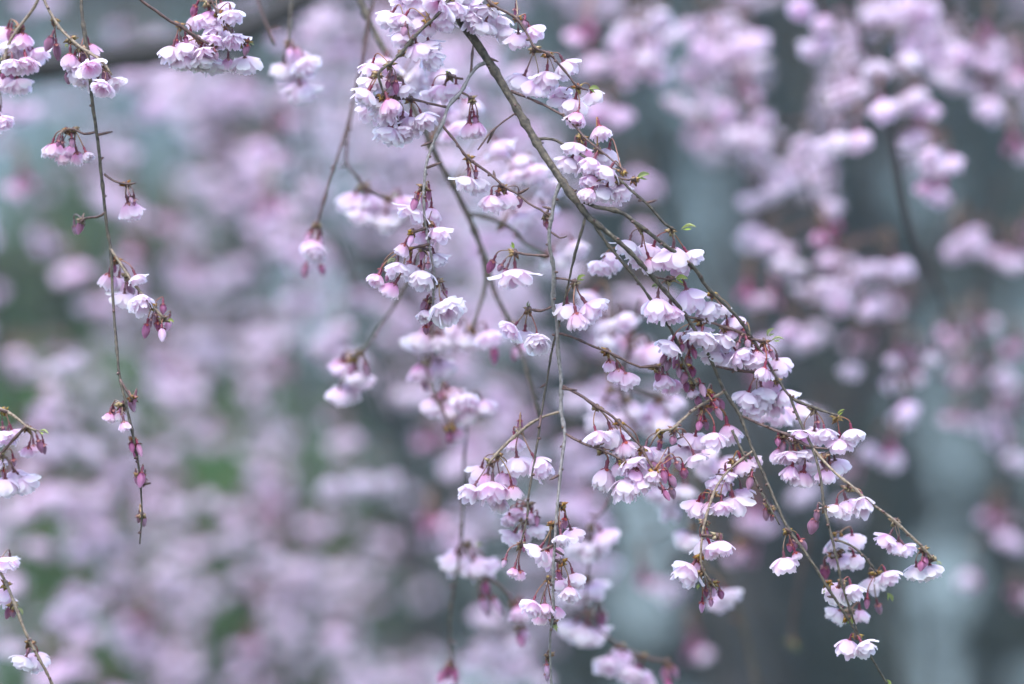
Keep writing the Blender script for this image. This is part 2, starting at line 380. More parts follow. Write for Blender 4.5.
# FOREGROUND-START
# ------------------------------------------------------------------ the large branch in focus
branch('large sharp olive-brown weeping branch crossing from top centre to lower right, full of blossoms', 1.74, [
 ('bark', [(425,-90,11),(445,-20,10.5),(460,20,10),(480,48,10),(506,90,9.5),(520,114,9.5),(540,148,9),(560,178,8.5),(586,214,8),(600,226,6),(630,252,5),(664,290,5),(686,316,4.5),(708,354,4.3),(724,390,4.2),(740,416,4),(752,448,3.8),(768,484,3.6),(788,528,3.6),(808,556,3.2),(828,588,3),(846,616,2.6),(870,655,2.4),(892,692,2.2)]),
 ('bark', [(580,200,5),(596,207,5),(620,212,5),(640,226,4.6),(662,243,4.5),(694,268,4.5),(706,286,4.3),(720,300,4),(738,318,4),(748,332,3.5),(760,350,3),(777,378,3),(792,398,3),(815,408,2.8),(838,416,2.2)]),
 ('twig', [(511,91,3),(526,97,2.6),(544,105,2.6),(562,115,2.6),(574,125,2.6),(584,137,2.5),(597,148,2.3),(612,160,2),(622,170,1.6)]),
 ('bark', [(539,139,4),(552,139,3.2),(566,146,3),(580,154,3),(600,167,3),(620,180,3),(634,193,3),(650,207,2.8),(665,224,2.8),(676,230,2)]),
 ('twig', [(618,178,2.4),(628,180,2),(636,178,1.5)]),
 # the grey upright spray
 ('grey', [(562,180,4.5),(556,194,4.5),(552,215,4.5),(549,240,4.5),(554,272,4.8),(553,304,5),(557,322,5),(558,352,4.6),(561,378,4.6),(561,410,4.4),(565,434,4),(562,458,3.6),(559,486,3.6),(557,510,3.4),(555,540,3.2),(553,575,3.2),(553,610,3),(550,645,2.6),(552,700,2.4)]),
 ('twig', [(549,256,2.8),(535,255,2.5),(524,254,2.8),(515,252,2.5)]),
 ('twig', [(551,307,2.8),(541,311,2.4),(530,309,2.6)]),
 ('twig', [(556,278,2.6),(565,279,2.2),(574,282,2.8)]),
 ('twig', [(559,333,3),(575,338,2.6),(592,346,2.6),(606,351,2.8),(622,359,2.6),(640,367,2.6),(654,366,3.2),(661,368,1.5)]),
 ('twig', [(563,386,3.2),(580,395,3),(597,407,3.2),(612,416,2.8),(626,430,2.8),(642,448,2.2)]),
 ('twig', [(566,434,3),(584,444,2.8),(600,449,3.2),(612,455,2.6),(623,461,2.2)]),
 ('tan', [(560,412,2.6),(545,416,2.6),(530,424,3),(514,437,3.4),(500,450,4),(488,464,2.4)]),
 ('twig', [(551,232,1.8),(560,238,1.8),(567,236,1.6)]),
 ('bark', [(586,216,3.4),(581,234,2.8),(575,254,2.6),(568,285,2.4),(561,315,2.4),(553,345,2.2),(548,374,2.4),(542,410,2.2),(537,444,2.4),(532,475,2.2),(528,500,2.4),(527,518,2),(521,543,1.6)]),
 # second thin stem parallel to the main one, ends in the wine-red buds
 ('bark', [(594,224,3.6),(606,242,3.4),(622,262,3.2),(640,284,3),(658,310,3),(670,328,3),(678,346,3.2),(685,366,2.6),(694,382,2.2),(706,392,1.8)]),
 ('twig', [(655,277,2.4),(664,279,2.2),(676,279,1.6)]),
 ('twig', [(688,317,3),(705,320,2.6),(724,327,2.8),(740,332,2.6),(752,339,2.6),(766,341,2)]),
 ('twig', [(716,366,2.8),(735,370,2.4),(757,372,2.6),(778,370,1.8)]),
 ('tan', [(725,391,3),(710,400,3),(696,408,3.2),(682,420,3),(672,429,3),(660,431,2.2),(652,441,1.6)]),
 ('tan', [(754,450,3),(742,459,2.8),(729,470,2.8),(720,481,2.8),(713,495,2.8),(708,510,2.6),(703,530,2.6),(701,552,2.4),(702,568,2.4),(710,580,2.2),(717,590,1.6)]),
 ('bark', [(732,430,2.8),(744,456,2.6),(756,482,2.4),(768,504,2.2),(780,525,1.8)]),
 ('twig', [(742,416,3.2),(762,425,2.8),(780,432,3),(793,437,3.2),(808,446,3.4),(828,449,1.8)]),
 # spray behind the lower right end
 ('bark', [(790,396,3),(796,412,3.2),(804,430,3),(812,447,3.2),(817,462,3),(821,480,3),(824,505,3),(830,530,3),(836,556,2.6),(842,584,2.4),(851,612,2.2),(860,640,1.6)]),
 ('tan', [(812,447,3),(826,464,2.8),(840,477,2.8),(853,487,2.8),(868,501,2.8),(890,517,2.8),(904,530,3),(920,545,3.2),(934,560,2)]),
 ('bark', [(836,540,2.6),(850,545,2.4),(864,556,2.4),(877,573,2.2)]),
 # grey spray to the left
 ('grey', [(488,63,5),(479,65,4.6),(469,77,4.2),(461,92,4.4),(449,105,4.2),(443,122,4),(436,136,3.8),(430,152,3.6),(426,168,3.2),(424,186,2.8),(424,210,2.6),(427,234,2.6),(431,255,2.4),(434,276,2.4),(433,300,2),(432,322,1.6)]),
 ('twig', [(471,73,3),(472,60,2.6),(473,44,2)]),
 ('twig', [(463,79,2.6),(456,78,2.4),(449,75,3)]),
 ('twig', [(461,92,2.8),(467,95,2.4),(471,99,3.2)]),
 ('twig', [(446,107,2.8),(428,103,2.6),(411,99,3),(395,98,2.6)]),
 ('twig', [(442,125,3),(455,141,2.6),(468,158,2.8),(490,174,2.8),(506,188,2.8),(518,194,2.6),(528,203,2.2),(541,210,2.4),(548,216,1.6)]),
 ('twig', [(516,113,2.2),(503,122,2),(490,133,2),(478,150,1.8)]),
], '''
@ 515 252, l 511 242 9, b 491 266 13, b 500 268 11, b 505 272 10, f 516 281 37,
@ 529 309, l 529 301 9, f 509 332 26, f 524 340 30, f 537 344 27,
@ 575 282, l 586 276 12, f 567 313 32, f 593 313 37, h 578 322 22,
@ 607 351, h 610 366 15, h 618 376 20, h 629 381 21,
@ 656 367, b 658 376 11, h 664 384 22, h 672 387 20,
@ 597 407, f 598 440 28, f 614 439 34, h 622 452 20,
@ 619 422, h 629 450 22, h 640 462 22,
@ 602 450, h 604 480 27, h 620 470 20,
@ 623 462, f 625 489 31, f 640 487 26, f 634 468 30,
@ 520 430, b 520 425 10, h 515 446 20, f 518 467 32, f 540 467 31,
@ 497 455, f 480 474 26, f 492 494 38, h 505 480 22, h 513 494 20, h 500 505 20,
@ 490 462, h 486 482 20, f 470 492 24,
@B 528 504, h 515 516 19, h 529 520 18, h 508 522 16, b 520 512 10,
@B 526 520, f 510 539 24, h 524 536 17, f 537 532 22, b 537 520 11,
@ 521 544, p 504 563 11, h 513 573 13, h 520 575 12, b 524 548 9,
@ 561 505, b 565 522 9, f 573 537 27, f 562 542 22, b 560 525 9,
@ 552 524, f 536 554 26, f 547 557 24, h 556 552 16,
@ 562 562, b 559 574 9, f 560 585 22, f 575 581 25, h 570 595 20,
@ 549 578, f 531 609 27, h 545 612 20, h 556 614 18, h 540 620 15,
@ 554 622, l 557 632 12,
@ 548 655, p 547 668 9, p 547 677 10,
@ 582 138, f 574 151 27, f 568 166 28, h 585 158 22,
@ 597 149, h 601 134 20, f 590 168 31, h 598 160 20,
@ 622 171, f 607 158 30, f 605 176 30, h 590 184 22,
@ 618 181, h 588 196 20, f 603 195 30, f 622 194 27,
@ 634 179, l 650 175 16,
@ 671 231, l 696 228 18, f 651 255 31, f 672 258 35, f 692 260 29, h 680 270 22,
@ 641 229, f 627 249 28, f 640 260 28, h 652 266 20,
@B 640 250, f 612 262 28, f 600 270 26,
@ 668 279, l 688 280 16, l 652 288 10, f 657 309 34, f 690 300 36, f 707 311 28, h 672 315 22,
@ 712 294, f 720 312 26, f 734 324 24, h 728 334 20,
@ 724 328, f 712 358 30, f 728 360 28, f 742 358 28, f 756 364 30, f 700 342 30, f 722 344 28,
@ 700 321, f 682 342 30, f 668 349 26, f 700 334 26,
@ 752 340, b 742 334 12, b 748 344 12, h 758 358 20, b 738 345 10,
@ 764 342, l 784 340 15, l 775 329 14, h 765 358 20, f 778 368 29, b 765 352 10, b 772 354 10, h 772 384 20, h 763 376 20,
@ 757 374, f 746 400 28, f 762 397 30, f 776 400 27, f 754 412 28,
@ 777 380, f 786 398 27, h 775 408 20,
@B 792 400, f 777 416 32, f 795 411 30, f 764 414 26,
@ 678 345, b 664 358 13, b 672 350 11, b 682 347 11, b 689 345 11, b 668 365 12, b 676 360 12, b 694 352 10,
@ 684 365, b 688 362 12, b 684 378 12, b 692 372 12, b 679 372 10,
@ 694 382, b 693 393 11, b 702 388 12, b 706 396 12, h 693 394 12, b 698 400 11, b 686 386 10,
@ 706 392, b 712 398 12, b 716 404 11, b 721 404 12, b 718 412 11, b 710 408 11,
@ 703 407, b 699 426 11, b 706 424 11, f 694 444 28, f 714 442 29, h 729 436 26, b 700 418 10,
@ 674 430, b 673 441 12, b 681 444 11, f 681 455 30, h 690 452 22, f 697 462 24,
@ 659 432, f 657 456 25, b 660 444 9, f 644 454 24, h 650 470 22,
@ 642 449, f 646 476 24, h 634 478 22,
@ 655 470, b 668 462 11, b 684 474 15, b 672 480 13, b 661 486 13, b 666 494 12, b 672 492 11, b 664 475 11, h 655 478 18, b 678 466 11,
@ 729 471, f 719 486 27, b 724 492 9, b 731 494 9, f 735 507 34, f 722 510 26, f 742 496 24,
@ 713 494, f 696 509 28, h 710 510 20, b 702 500 9,
@ 704 522, b 706 532 9, f 705 548 27, h 714 552 20,
@ 717 536, f 721 549 26,
@ 701 556, f 686 574 34, h 696 570 20,
@ 702 572, l 698 590 8, p 702 606 10, b 711 602 9, b 706 592 8,
@ 712 582, b 721 595 12, p 714 590 9,
@ 733 461, f 726 478 22, h 744 468 22, f 755 463 20,
@ 749 470, b 750 482 13,
@ 770 508, b 766 514 12, b 772 518 9,
@ 788 530, b 794 544 12, b 803 545 14, h 797 557 12, f 785 567 30, b 790 548 10,
@ 827 583, l 828 590 14, l 824 594 6,
@ 848 617, l 851 626 14,
@ 892 690, l 886 680 10,
@ 782 436, b 778 442 11, b 783 446 11, h 779 457 20, f 790 460 26, f 800 470 28, b 796 455 14,
@ 796 440, f 806 458 26, f 812 472 28, h 802 480 22, h 790 474 20, b 797 462 13,
@ 824 456, b 824 464 12, b 829 466 13, f 836 468 28, h 825 478 22,
@ 814 410, f 802 440 28, f 814 438 28, f 826 438 28, b 818 424 8,
@ 837 417, l 845 410 12, f 841 447 28, f 853 438 28,
@ 848 488, f 836 512 24, f 850 510 34, f 863 506 27,
@ 895 521, f 886 543 27, f 897 549 24, f 908 551 22,
@ 922 549, b 925 562 13, b 921 566 11, f 917 574 26, f 931 573 26,
@ 932 558, l 941 566 8,
@ 825 508, b 813 526 15, b 817 515 10,
@B 838 534, f 838 546 27, f 853 543 26, h 831 550 14,
@B 840 548, f 843 564 26, f 855 562 22, h 834 560 14,
@B 832 555, b 825 572 15,
@B 876 573, f 873 586 27, f 889 580 27, b 867 603 12, b 879 609 13, l 892 602 12,
@ 842 582, f 836 594 28, f 853 594 29,
@B 850 611, f 835 617 24, f 859 617 24,
@ 856 636, f 847 648 27, f 866 650 27,
@ 890 696, f 894 700 28,
@ 424 187, b 417 196 11, b 424 198 11, b 429 194 10, b 414 204 12, b 425 206 12, f 411 216 29, f 431 215 24,
@ 428 222, b 432 224 9, f 438 235 24, h 424 240 20,
@ 412 232, p 411 239 14, h 402 250 16,
@ 408 249, l 388 265 12, b 409 266 13, f 397 271 27, h 376 282 19, h 390 291 22, b 388 276 8, b 380 272 8,
@ 424 250, b 423 252 9, f 436 262 26, f 421 281 33, f 412 272 24, b 421 269 9, b 428 266 9,
@ 438 281, b 445 292 9, f 446 311 32, f 454 309 26,
@ 431 300, b 424 306 12, b 428 313 12, b 431 321 12, h 424 316 16, b 426 330 10,
@ 449 75, f 442 94 28, f 456 93 28, f 430 98 24, l 445 72 8,
@ 471 99, l 476 103 9, h 470 132 22, h 477 130 20, b 469 120 9, b 475 120 9,
@ 411 99, f 425 122 28, f 410 128 34, f 398 118 26,
@ 395 98, f 384 118 27, f 372 112 30, f 388 138 34, f 402 136 28, b 388 124 9, b 402 120 9,
@ 468 158, b 469 172 9, f 466 185 27, f 478 187 27, b 476 174 8,
@ 503 188, f 491 204 27, f 505 202 30, b 519 202 14, b 498 194 9,
@ 546 215, b 546 219 12, b 548 226 11,
''')
# ------------------------------------------------------------------ other branches near the focus
branch('thin dark twig from the top centre edge, its white blossoms above the thick branch', 1.745, [
 ('twig', [(455,-80,4),(475,-20,3.4),(487,0,3.2),(500,9,3),(516,18,3),(527,34,2.6),(535,48,3),(549,54,2.8),(564,70,2.4),(577,86,2.6),(588,90,1.6)]),
], '''
@ 492 6, f 483 30 28, f 498 26 32, f 505 36 28, f 488 14 28, f 474 22 27,
@ 517 18, b 524 25 13, f 519 42 28, f 534 35 28, b 516 12 8,
@ 534 49, f 521 84 30, f 536 90 28,
@ 548 54, f 546 82 33, f 560 96 28, f 568 70 31,
@ 578 87, l 600 91 14, f 574 108 30, f 594 98 22, h 576 120 20, f 562 105 25,
''')
branch('slender twig from the top edge bearing the crowded white blossoms left of the thick branch', 1.735, [
 ('bark', [(470,-70,5),(455,-15,4),(440,12,3.6),(418,33,3.4),(402,52,3.2),(391,63,3),(379,73,2.6),(382,88,2.4),(386,100,2)]),
], '''
@ 448 -2, f 436 8 30, f 452 12 32, f 460 0 32, f 470 8 31, f 444 26 26,
@ 428 20, f 405 12 32, f 418 8 32, f 424 26 30, f 400 24 30, f 410 -4 30,
@ 410 42, b 404 31 11, f 388 20 28, f 402 40 26,
@ 389 64, f 370 72 28, b 392 80 12, b 396 86 12, b 388 84 11, f 384 86 26,
@ 378 74, f 368 86 26, f 364 98 28, h 366 98 16,
@ 383 96, f 394 92 28, f 378 108 28, f 406 92 24, h 390 108 22,
@ 403 52, f 418 52 28, f 432 62 28, f 430 48 24,
''')
branch('long thin upright spray near the left edge, its tip a string of small dark-red buds', 1.755, [
 ('bark', [(70,-90,5),(80,-20,4.5),(82,15,4.5),(88,55,4.5),(92,100,4.4),(97,135,4.2),(102,180,4),(107,228,3.6),(111,252,3.4),(113,300,3),(117,350,3),(120,378,3),(127,408,3),(133,435,2.8),(138,462,2.6),(141,490,2),(142,515,1.6),(140,540,1.8),(140,544,1.2)]),
 ('twig', [(95,132,2.6),(84,134,2.4),(74,129,2.4),(66,130,2)]),
 ('twig', [(104,174,2.8),(114,181,2.4),(126,184,2.6),(136,183,1.8)]),
 ('twig', [(106,212,2.6),(97,217,2.6),(86,218,2.6),(79,224,2)]),
 ('tan', [(110,248,3.4),(118,260,3.2),(130,278,3.2),(142,294,3.2),(154,308,3),(164,318,2.4)]),
 ('twig', [(120,380,2.8),(126,390,2.6),(133,400,2)]),
], '''
@ 74 130, h 56 150 17, h 64 158 17, h 70 152 15, b 72 142 9, b 62 144 8, h 78 158 15, h 88 157 13,
@ 66 130, h 50 152 19, b 58 144 8,
@ 127 184, h 131 211 22, b 131 200 9, b 134 202 8,
@ 82 220, b 80 227 13, b 75 230 9,
@ 117 260, b 114 268 9, h 108 281 20, f 118 285 25, f 138 281 20, h 128 288 16,
@ 127 276, b 130 288 12, f 124 302 28, f 141 303 25, b 132 290 10,
@ 152 306, b 150 323 11, b 146 330 13, b 163 309 12, b 156 318 10,
@ 163 318, p 162 333 14, p 168 325 15, l 174 323 10, b 158 326 9,
@ 132 398, b 132 404 13, b 135 399 9,
@ 122 405, h 109 418 13, b 113 412 9, h 120 416 13, h 125 427 14, b 121 410 8,
@ 134 440, b 132 447 12, b 139 448 12, b 136 452 10,
@ 139 476, b 141 479 13, b 137 480 9, b 144 482 8,
@ 142 515, b 143 519 12, b 139 518 8,
''')
branch('arching twig at the top left, tight pink bunch beside two dangling rosy buds', 1.75, [
 ('tan', [(20,-60,5),(40,-10,4),(48,8,3.4),(60,28,3.2),(72,40,3.2),(80,47,3.4),(93,55,3),(104,64,3.2),(112,75,2)]),
], '''
@ 54 20, b 49 43 14, b 57 50 14,
@ 71 39, l 66 48 6,
@ 81 47, h 70 62 20, f 78 72 27, f 91 70 26, h 90 52 20, b 69 78 14, h 84 80 20, b 84 58 12, h 74 66 18,
@ 104 66, b 106 78 15, f 115 86 24, f 102 90 24, h 98 88 18,
''')
branch('short curved twig at the left edge of the top corner, loaded with white open blossoms', 1.765, [
 ('tan', [(70,-70,5),(45,-18,4),(37,2,3.6),(30,13,3.4),(18,29,3.6),(8,45,3.2),(4,62,2.6),(-4,80,2)]),
], '''
@ 20 27, b 10 34 11, f 6 36 27, f 10 50 28, h 22 42 22, 
@ 21 30, b 20 48 9, b 29 50 9, f 20 58 31, f 38 57 27, h 27 66 22,
@ 5 57, f 4 86 28, f 20 88 29, b 3 76 9, b 12 76 9, f 12 68 26,
@ -6 82, f -2 120 28, f 4 124 24,
''')
branch('drooping dark twig in the upper left with a wide fringe of pinkish white blossoms', 1.75, [
 ('twig', [(100,-60,4),(128,-15,3.4),(142,1,3),(156,11,3),(170,21,3.2),(179,25,4),(190,33,3.6),(205,42,3),(216,47,2)]),
 ('twig', [(205,-60,3),(206,-20,2.6),(212,2,2.6),(224,22,2.6),(236,38,2.4),(247,43,1.8)]),
], '''
@ 180 26, f 171 55 28, b 176 44 9, f 184 50 26, b 186 41 9, f 192 43 26,
@ 198 38, f 190 62 28, f 201 66 29, f 212 66 28, f 206 56 26, h 182 64 22, b 200 52 9,
@ 209 2, b 194 10 10, h 196 24 20, f 207 23 29, f 214 32 26, h 210 20 22,
@ 218 12, f 232 18 25, f 224 10 24,
@ 226 26, f 222 34 22, f 234 42 24, f 214 44 25,
@ 245 42, b 246 50 14, f 246 66 29, l 254 46 10,
@ 214 46, b 216 56 10, h 228 66 18,
''')
branch('short twig reaching in at the left edge below the middle, white blossoms hanging under it', 1.765, [
 ('tan', [(-60,380,4),(-15,402,3.2),(2,409,3),(14,416,3),(26,426,3),(36,431,2.4)]),
], '''
@ 27 427, l 48 435 13, h 27 452 13, h 34 450 13, b 40 446 12, b 44 448 9,
@ 4 410, f 6 440 27, f 14 436 20, b 3 430 8,
@ 0 455, b 4 474 9, f 5 487 29, f 25 485 29, f 16 478 24, h -2 462 20, b 14 462 8,
''')
branch('thin arching twig at the bottom left corner, one double blossom near its lower end', 1.765, [
 ('tan', [(-40,520,4),(-12,556,3.4),(2,575,3.2),(11,595,3.4),(20,618,3),(29,640,3.6),(40,660,3.2),(54,688,2.6),(70,730,2.2)]),
], '''
@ 0 560, f 2 566 26, f 10 564 20,
@ 6 584, f 2 596 26,
@ 13 604, b 9 611 13, b 13 614 10, l 22 616 12,
@ 30 642, f 22 665 28, f 36 663 29, b 28 652 9,
''')
# ------------------------------------------------------------------ slightly out of focus
NEAR = 'softly blurred branches just behind the sharp ones'
branch('dark blurred stem running down behind the grey twig, just left of the picture centre', 1.88, [
 ('bark', [(330,-90,9),(350,-20,8),(360,0,8),(372,26,7.5),(386,54,7.5),(404,88,7),(420,122,7),(434,152,7),(452,184,7),(468,216,7),(484,256,6.5),(494,290,6),(510,325,5),(522,355,4.5),(532,390,4),(540,420,3)]),
 ('bark', [(468,214,5),(490,218,5),(510,228,5),(526,244,4),(545,252,3)]),
 ('bark', [(482,256,5),(486,280,5),(480,305,4),(472,330,3)]),
], '''
@ 400 80, f 385 68 30, f 415 90 30, f 430 100 28, f 440 80 30, f 425 72 30,
@ 430 145, f 450 120 28, f 455 135 30, f 440 112 28, h 470 110 24,
@ 452 184, f 500 150 30, f 520 165 30, f 515 180 30,
@ 500 226, f 535 175 32, f 552 190 30, f 545 215 28, f 520 222 28,
@ 472 330, f 456 334 30, f 476 346 34, f 490 340 30, f 466 342 26, b 494 352 14,
@ 510 325, b 515 352 14, h 520 350 18,
@ 545 255, f 556 262 30, f 576 250 28,
''', NEAR)
branch('blurred bunch of white blossoms left of the grey twig, on a faint slanting twig', 1.88, [
 ('twig', [(385,-70,3),(366,40,3),(350,120,3),(346,152,3),(347,165,3),(356,176,3),(366,188,3),(388,198,2.4)]),
], '''
@ 364 186, f 352 203 32, f 366 206 34, f 378 212 32, f 360 218 28, b 366 192 10,
@ 388 198, f 392 212 30, f 402 206 28, f 385 224 28, l 400 196 10,
''', NEAR)
branch('faint blurred strand ending in one small pink tuft, left of the grey twig', 1.87, [
 ('twig', [(368,20,2.6),(355,95,2.6),(343,140,2.6),(330,180,2.6),(320,215,2.8),(316,228,2.4)]),
], '''
@ 316 224, p 308 238 14, p 320 240 15, h 314 250 26, f 316 253 28, b 305 271 15, b 322 270 15,
''', NEAR)
branch('blurred tuft near the top edge, just right of the wide pink fringe', 1.87, [
 ('twig', [(240,-70,3),(255,-10,3),(264,18,3),(275,45,2.4)]),
 ('bark', [(288,-70,3.4),(292,-10,3),(290,20,3),(288,44,2.6)]),
], '''
@ 289 42, f 285 73 30, f 307 67 30, h 296 56 20, p 290 54 15, h 300 86 24, f 304 95 30, f 293 90 24, l 300 80 10,
''', NEAR)
branch('blurred pale tuft on a hooked twig, left of centre at middle height', 1.88, [
 ('bark', [(430,215,3),(415,265,3),(398,300,3),(380,325,3),(368,344,3),(360,352,3),(352,358,2.6)]),
], '''
@ 360 352, b 352 368 13, f 344 372 26, f 356 380 28, f 362 384 28, b 366 368 12,
@ 352 358, h 340 368 22, f 338 398 28, f 348 394 26,
''', NEAR)
branch('blurred strand continuing below the grey twig with pale pink bunches down to the lower centre', 1.89, [
 ('twig', [(436,240,2.6),(432,310,2.6),(431,340,2.8),(427,365,2.6),(432,390,2.6),(444,412,2.6),(450,432,2)]),
], '''
@ 431 340, h 420 344 28, f 415 346 28, f 436 345 28, f 444 344 24, b 424 332 14,
@ 428 362, h 421 374 24, f 434 368 30, f 444 372 30, b 425 386 12,
@ 440 400, f 436 408 30, f 452 398 32, f 466 404 30, f 448 414 28, b 440 398 13,
@ 450 428, b 450 438 13, f 462 418 32, f 484 409 28, h 456 436 20,
''', NEAR)
branch('blurred low hanging strand with a flat pink bunch, at the bottom left of centre', 1.90, [
 ('bark', [(470,400,2.6),(464,460,2.8),(463,510,3),(459,560,3),(452,600,2.8),(450,640,2.8),(456,690,2.6),(460,740,2.4)]),
 ('twig', [(463,545,2.8),(480,572,2.8),(500,585,3),(514,604,2.8),(520,630,2)]),
], '''
@ 466 544, f 454 562 32, f 466 566 30, f 478 568 32, f 488 568 26, l 482 546 9,
@ 482 574, p 484 604 18, p 496 604 18, b 486 588 13,
@ 514 604, h 520 615 22, h 528 612 22,
@ 520 628, b 521 640 14, h 524 636 12,
@ 452 664, b 448 672 15, b 455 674 15, b 442 676 12,
''', NEAR)
branch('blurred low strand with white tufts beside the sharp grey spray at bottom centre', 1.90, [
 ('twig', [(620,480,3),(602,512,2.8),(592,526,2.8),(590,560,2.6),(586,590,2.6),(590,618,2.8),(612,640,2.8),(640,655,2.8),(668,662,2.6)]),
], '''
@ 592 526, f 578 548 32, f 592 552 32, f 606 541 32, f 598 548 28, l 592 524 9,
@ 588 578, f 592 592 30, f 574 600 30, f 582 588 28,
@ 590 614, f 572 631 30, f 584 636 32, f 596 637 28, b 602 618 18,
@ 620 645, f 608 667 30, f 622 660 26, 
@ 642 656, f 640 680 32, f 630 676 30, b 638 668 12,
@ 668 662, b 666 674 16, b 674 672 16, b 668 684 14,
''', NEAR)
branch('blurred white blossoms crowded behind the middle of the sharp branch', 1.92, [
 ('twig', [(640,300,4),(630,345,4),(622,385,3.6),(625,410,3),(640,430,2.4)]),
 ('twig', [(622,385,3),(650,395,3),(672,400,2.6)]),
], '''
@ 630 345, f 640 358 34, f 652 354 30, h 622 352 28, f 606 345 28,
@ 625 400, f 600 410 30, f 596 424 28, f 630 412 34, f 618 424 30, f 640 428 30,
@ 660 398, f 655 414 34, f 670 404 32, f 664 428 30, f 650 430 30,
@ 610 390, f 590 300 26, f 606 330 30, f 626 322 28,
''', NEAR)
branch('blurred white tuft hanging beneath the crowded blossoms right of centre', 1.92, [
 ('twig', [(700,400,2.6),(690,440,2.6),(678,468,2.6),(686,500,2.6),(692,530,2.4)]),
], '''
@ 678 468, f 666 498 30, f 684 494 28, f 670 512 26, h 656 494 22,
@ 700 440, f 708 470 30, f 706 456 28, f 724 468 26,
@ 692 528, f 690 544 30, f 684 540 24,
@ 700 560, f 720 602 32, f 730 598 26,
''', NEAR)
branch('faint brown blurred stem, low and right of the bottom centre, with few buds', 2.15, [
 ('bark', [(690,470,5),(708,520,5),(724,570,5),(738,610,5.5),(748,645,6),(758,690,6),(764,730,6)]),
 ('twig', [(810,530,2.5),(802,570,2.5),(794,610,2.5),(790,650,2.5)]),
], '''
@ 740 545, p 742 555 22,
@ 738 618, l 742 620 10,
@ 792 640, l 788 644 12, l 797 650 10,
''', NEAR)
# ------------------------------------------------------------------ blurred blossom clusters further back
def cluster_mesh(seed, n, mode='f'):
    """one hanging cluster: n low-detail flowers on pedicels from the origin; width about n*18 mm"""
    rng = random.Random(seed); mb = MB(); lows = [flower_mb(seed * 9 + i, 'f' if mode == 'f' else ('h' if i % 2 else 'b'), True) for i in range(2)]
    scales(mb, Vector((0, 0, 0)), rng, 1.2, 4)
    W = 0.017 * n * 0.5
    if mode != 'f': n = n + 3
    for i in range(n):
        u = (i + 0.5) / n * 2 - 1
        x = u * W * 0.85 + rng.uniform(-.002, .002); y = rng.uniform(-.010, .010)
        z = -0.019 - rng.uniform(0, .008) - 0.004 * u * u
        if mode != 'f': x *= 0.7; z -= rng.uniform(-.006, .01)
        p1 = Vector((x, y, z)); ax = tilt_axis(Vector((0, 0, 0)), p1, rng, .7)
        q = ax.to_track_quat('-Z', 'Y').to_matrix().to_4x4() @ Matrix.Rotation(rng.uniform(0, 6.28), 4, 'Z')
        s = rng.uniform(.92, 1.12)
        mb.xadd(lows[(i % 2) if mode == 'f' else (1 if i % 5 == 0 else 0)], Matrix.Translation(p1) @ q @ Matrix.Scale(s, 4))
        pedicel(mb, Vector((0, 0, 0)), p1, ax, rng, 1.2, 4, 4)
        calyx(mb, p1, ax, 1.1, 5, False)
    return mb.mesh('blossom_cluster')
CM = {n: [cluster_mesh(1000 + n * 10 + k, n) for k in range(3)] for n in (1, 2, 3, 4, 5)}
CP = {n: [cluster_mesh(2000 + n * 10 + k, n, 'h') for k in range(2)] for n in (1, 2, 3, 4)}
def far_branch(label, d, pts, blobs, group, lines=(), rseed=0, wscale=1.0):
    """pts: stem (x, y, w) in picture units at depth d; blobs: (x, y, width, kind, depth offset)"""
    rng = random.Random(rseed * 31 + 7)
    root = bpy.data.objects.new('cherry_branch', None); col.objects.link(root)
    base = P(pts[0][0], pts[0][1], d); root.location = base
    tag(root, label, 'branch', group)
    samples = []
    for li, pl in enumerate([pts] + list(lines)):
        cr = crom([p if len(p) > 2 else (*p, 3) for p in pl], 14); W3 = []; rad = []
        for (x, y, wd) in cr:
            q = P(x, y, d); W3.append(q); samples.append((x, y, q)); rad.append(wd / 2 / PXM(d) * wscale)
        mb = MB(); tube(mb, W3, rad, M_OLDBARK if d < 3 and wscale == 1.0 else M_BARK, CAL, 7)
        o = obj('stem' if li == 0 else 'side_twig', mb.mesh('stem' if li == 0 else 'side_twig'), root); o.location = -base
    for (x, y, wd, k, dd) in blobs:
        de = d + dd
        wm = wd / PXM(de)
        h = 0.030
        nx, ny = x, y - 0.024 * PXM(de)
        best = min(samples, key=lambda s: (s[0] - nx) ** 2 + (s[1] - ny) ** 2)
        node = P(nx, ny, de)
        n = max(1, min(5 if k == 'f' else 4, round(wm / 0.0175)))
        s = min(1.45, max(0.85, wm / (0.0175 * n + .004)))
        me = rng.choice((CM if k == 'f' else CP)[n])
        o = obj('blossom_cluster', me, root, node, base)
        o.rotation_euler = (rng.uniform(-.15, .15), rng.uniform(-.15, .15), rng.uniform(-.5, .5) + (math.pi if rng.random() < .5 else 0)); o.scale = (s, s, s)
        if (best[2] - node).length > 0.004:
            mb = MB(); Z = Vector((0, 0, 0)); q = best[2] - node
            tube(mb, bez(q, q * .8 + Vector((0, 0, .004)), q * .3 + Vector((0, 0, .004)), Z, 5), [0.0011] * 6, M_TWIG, CAL, 5)
            obj('side_twig', mb.mesh('side_twig'), root, node, base)
    return root
MID = 'blurred blossom branches of the middle distance'
def B(s, dd=0.0):
    out = []
    for t in s.split(','):
        q = t.split()
        if q: out.append((float(q[1]), float(q[2]), float(q[3]), q[0], dd + random.uniform(-.05, .05)))
    return out
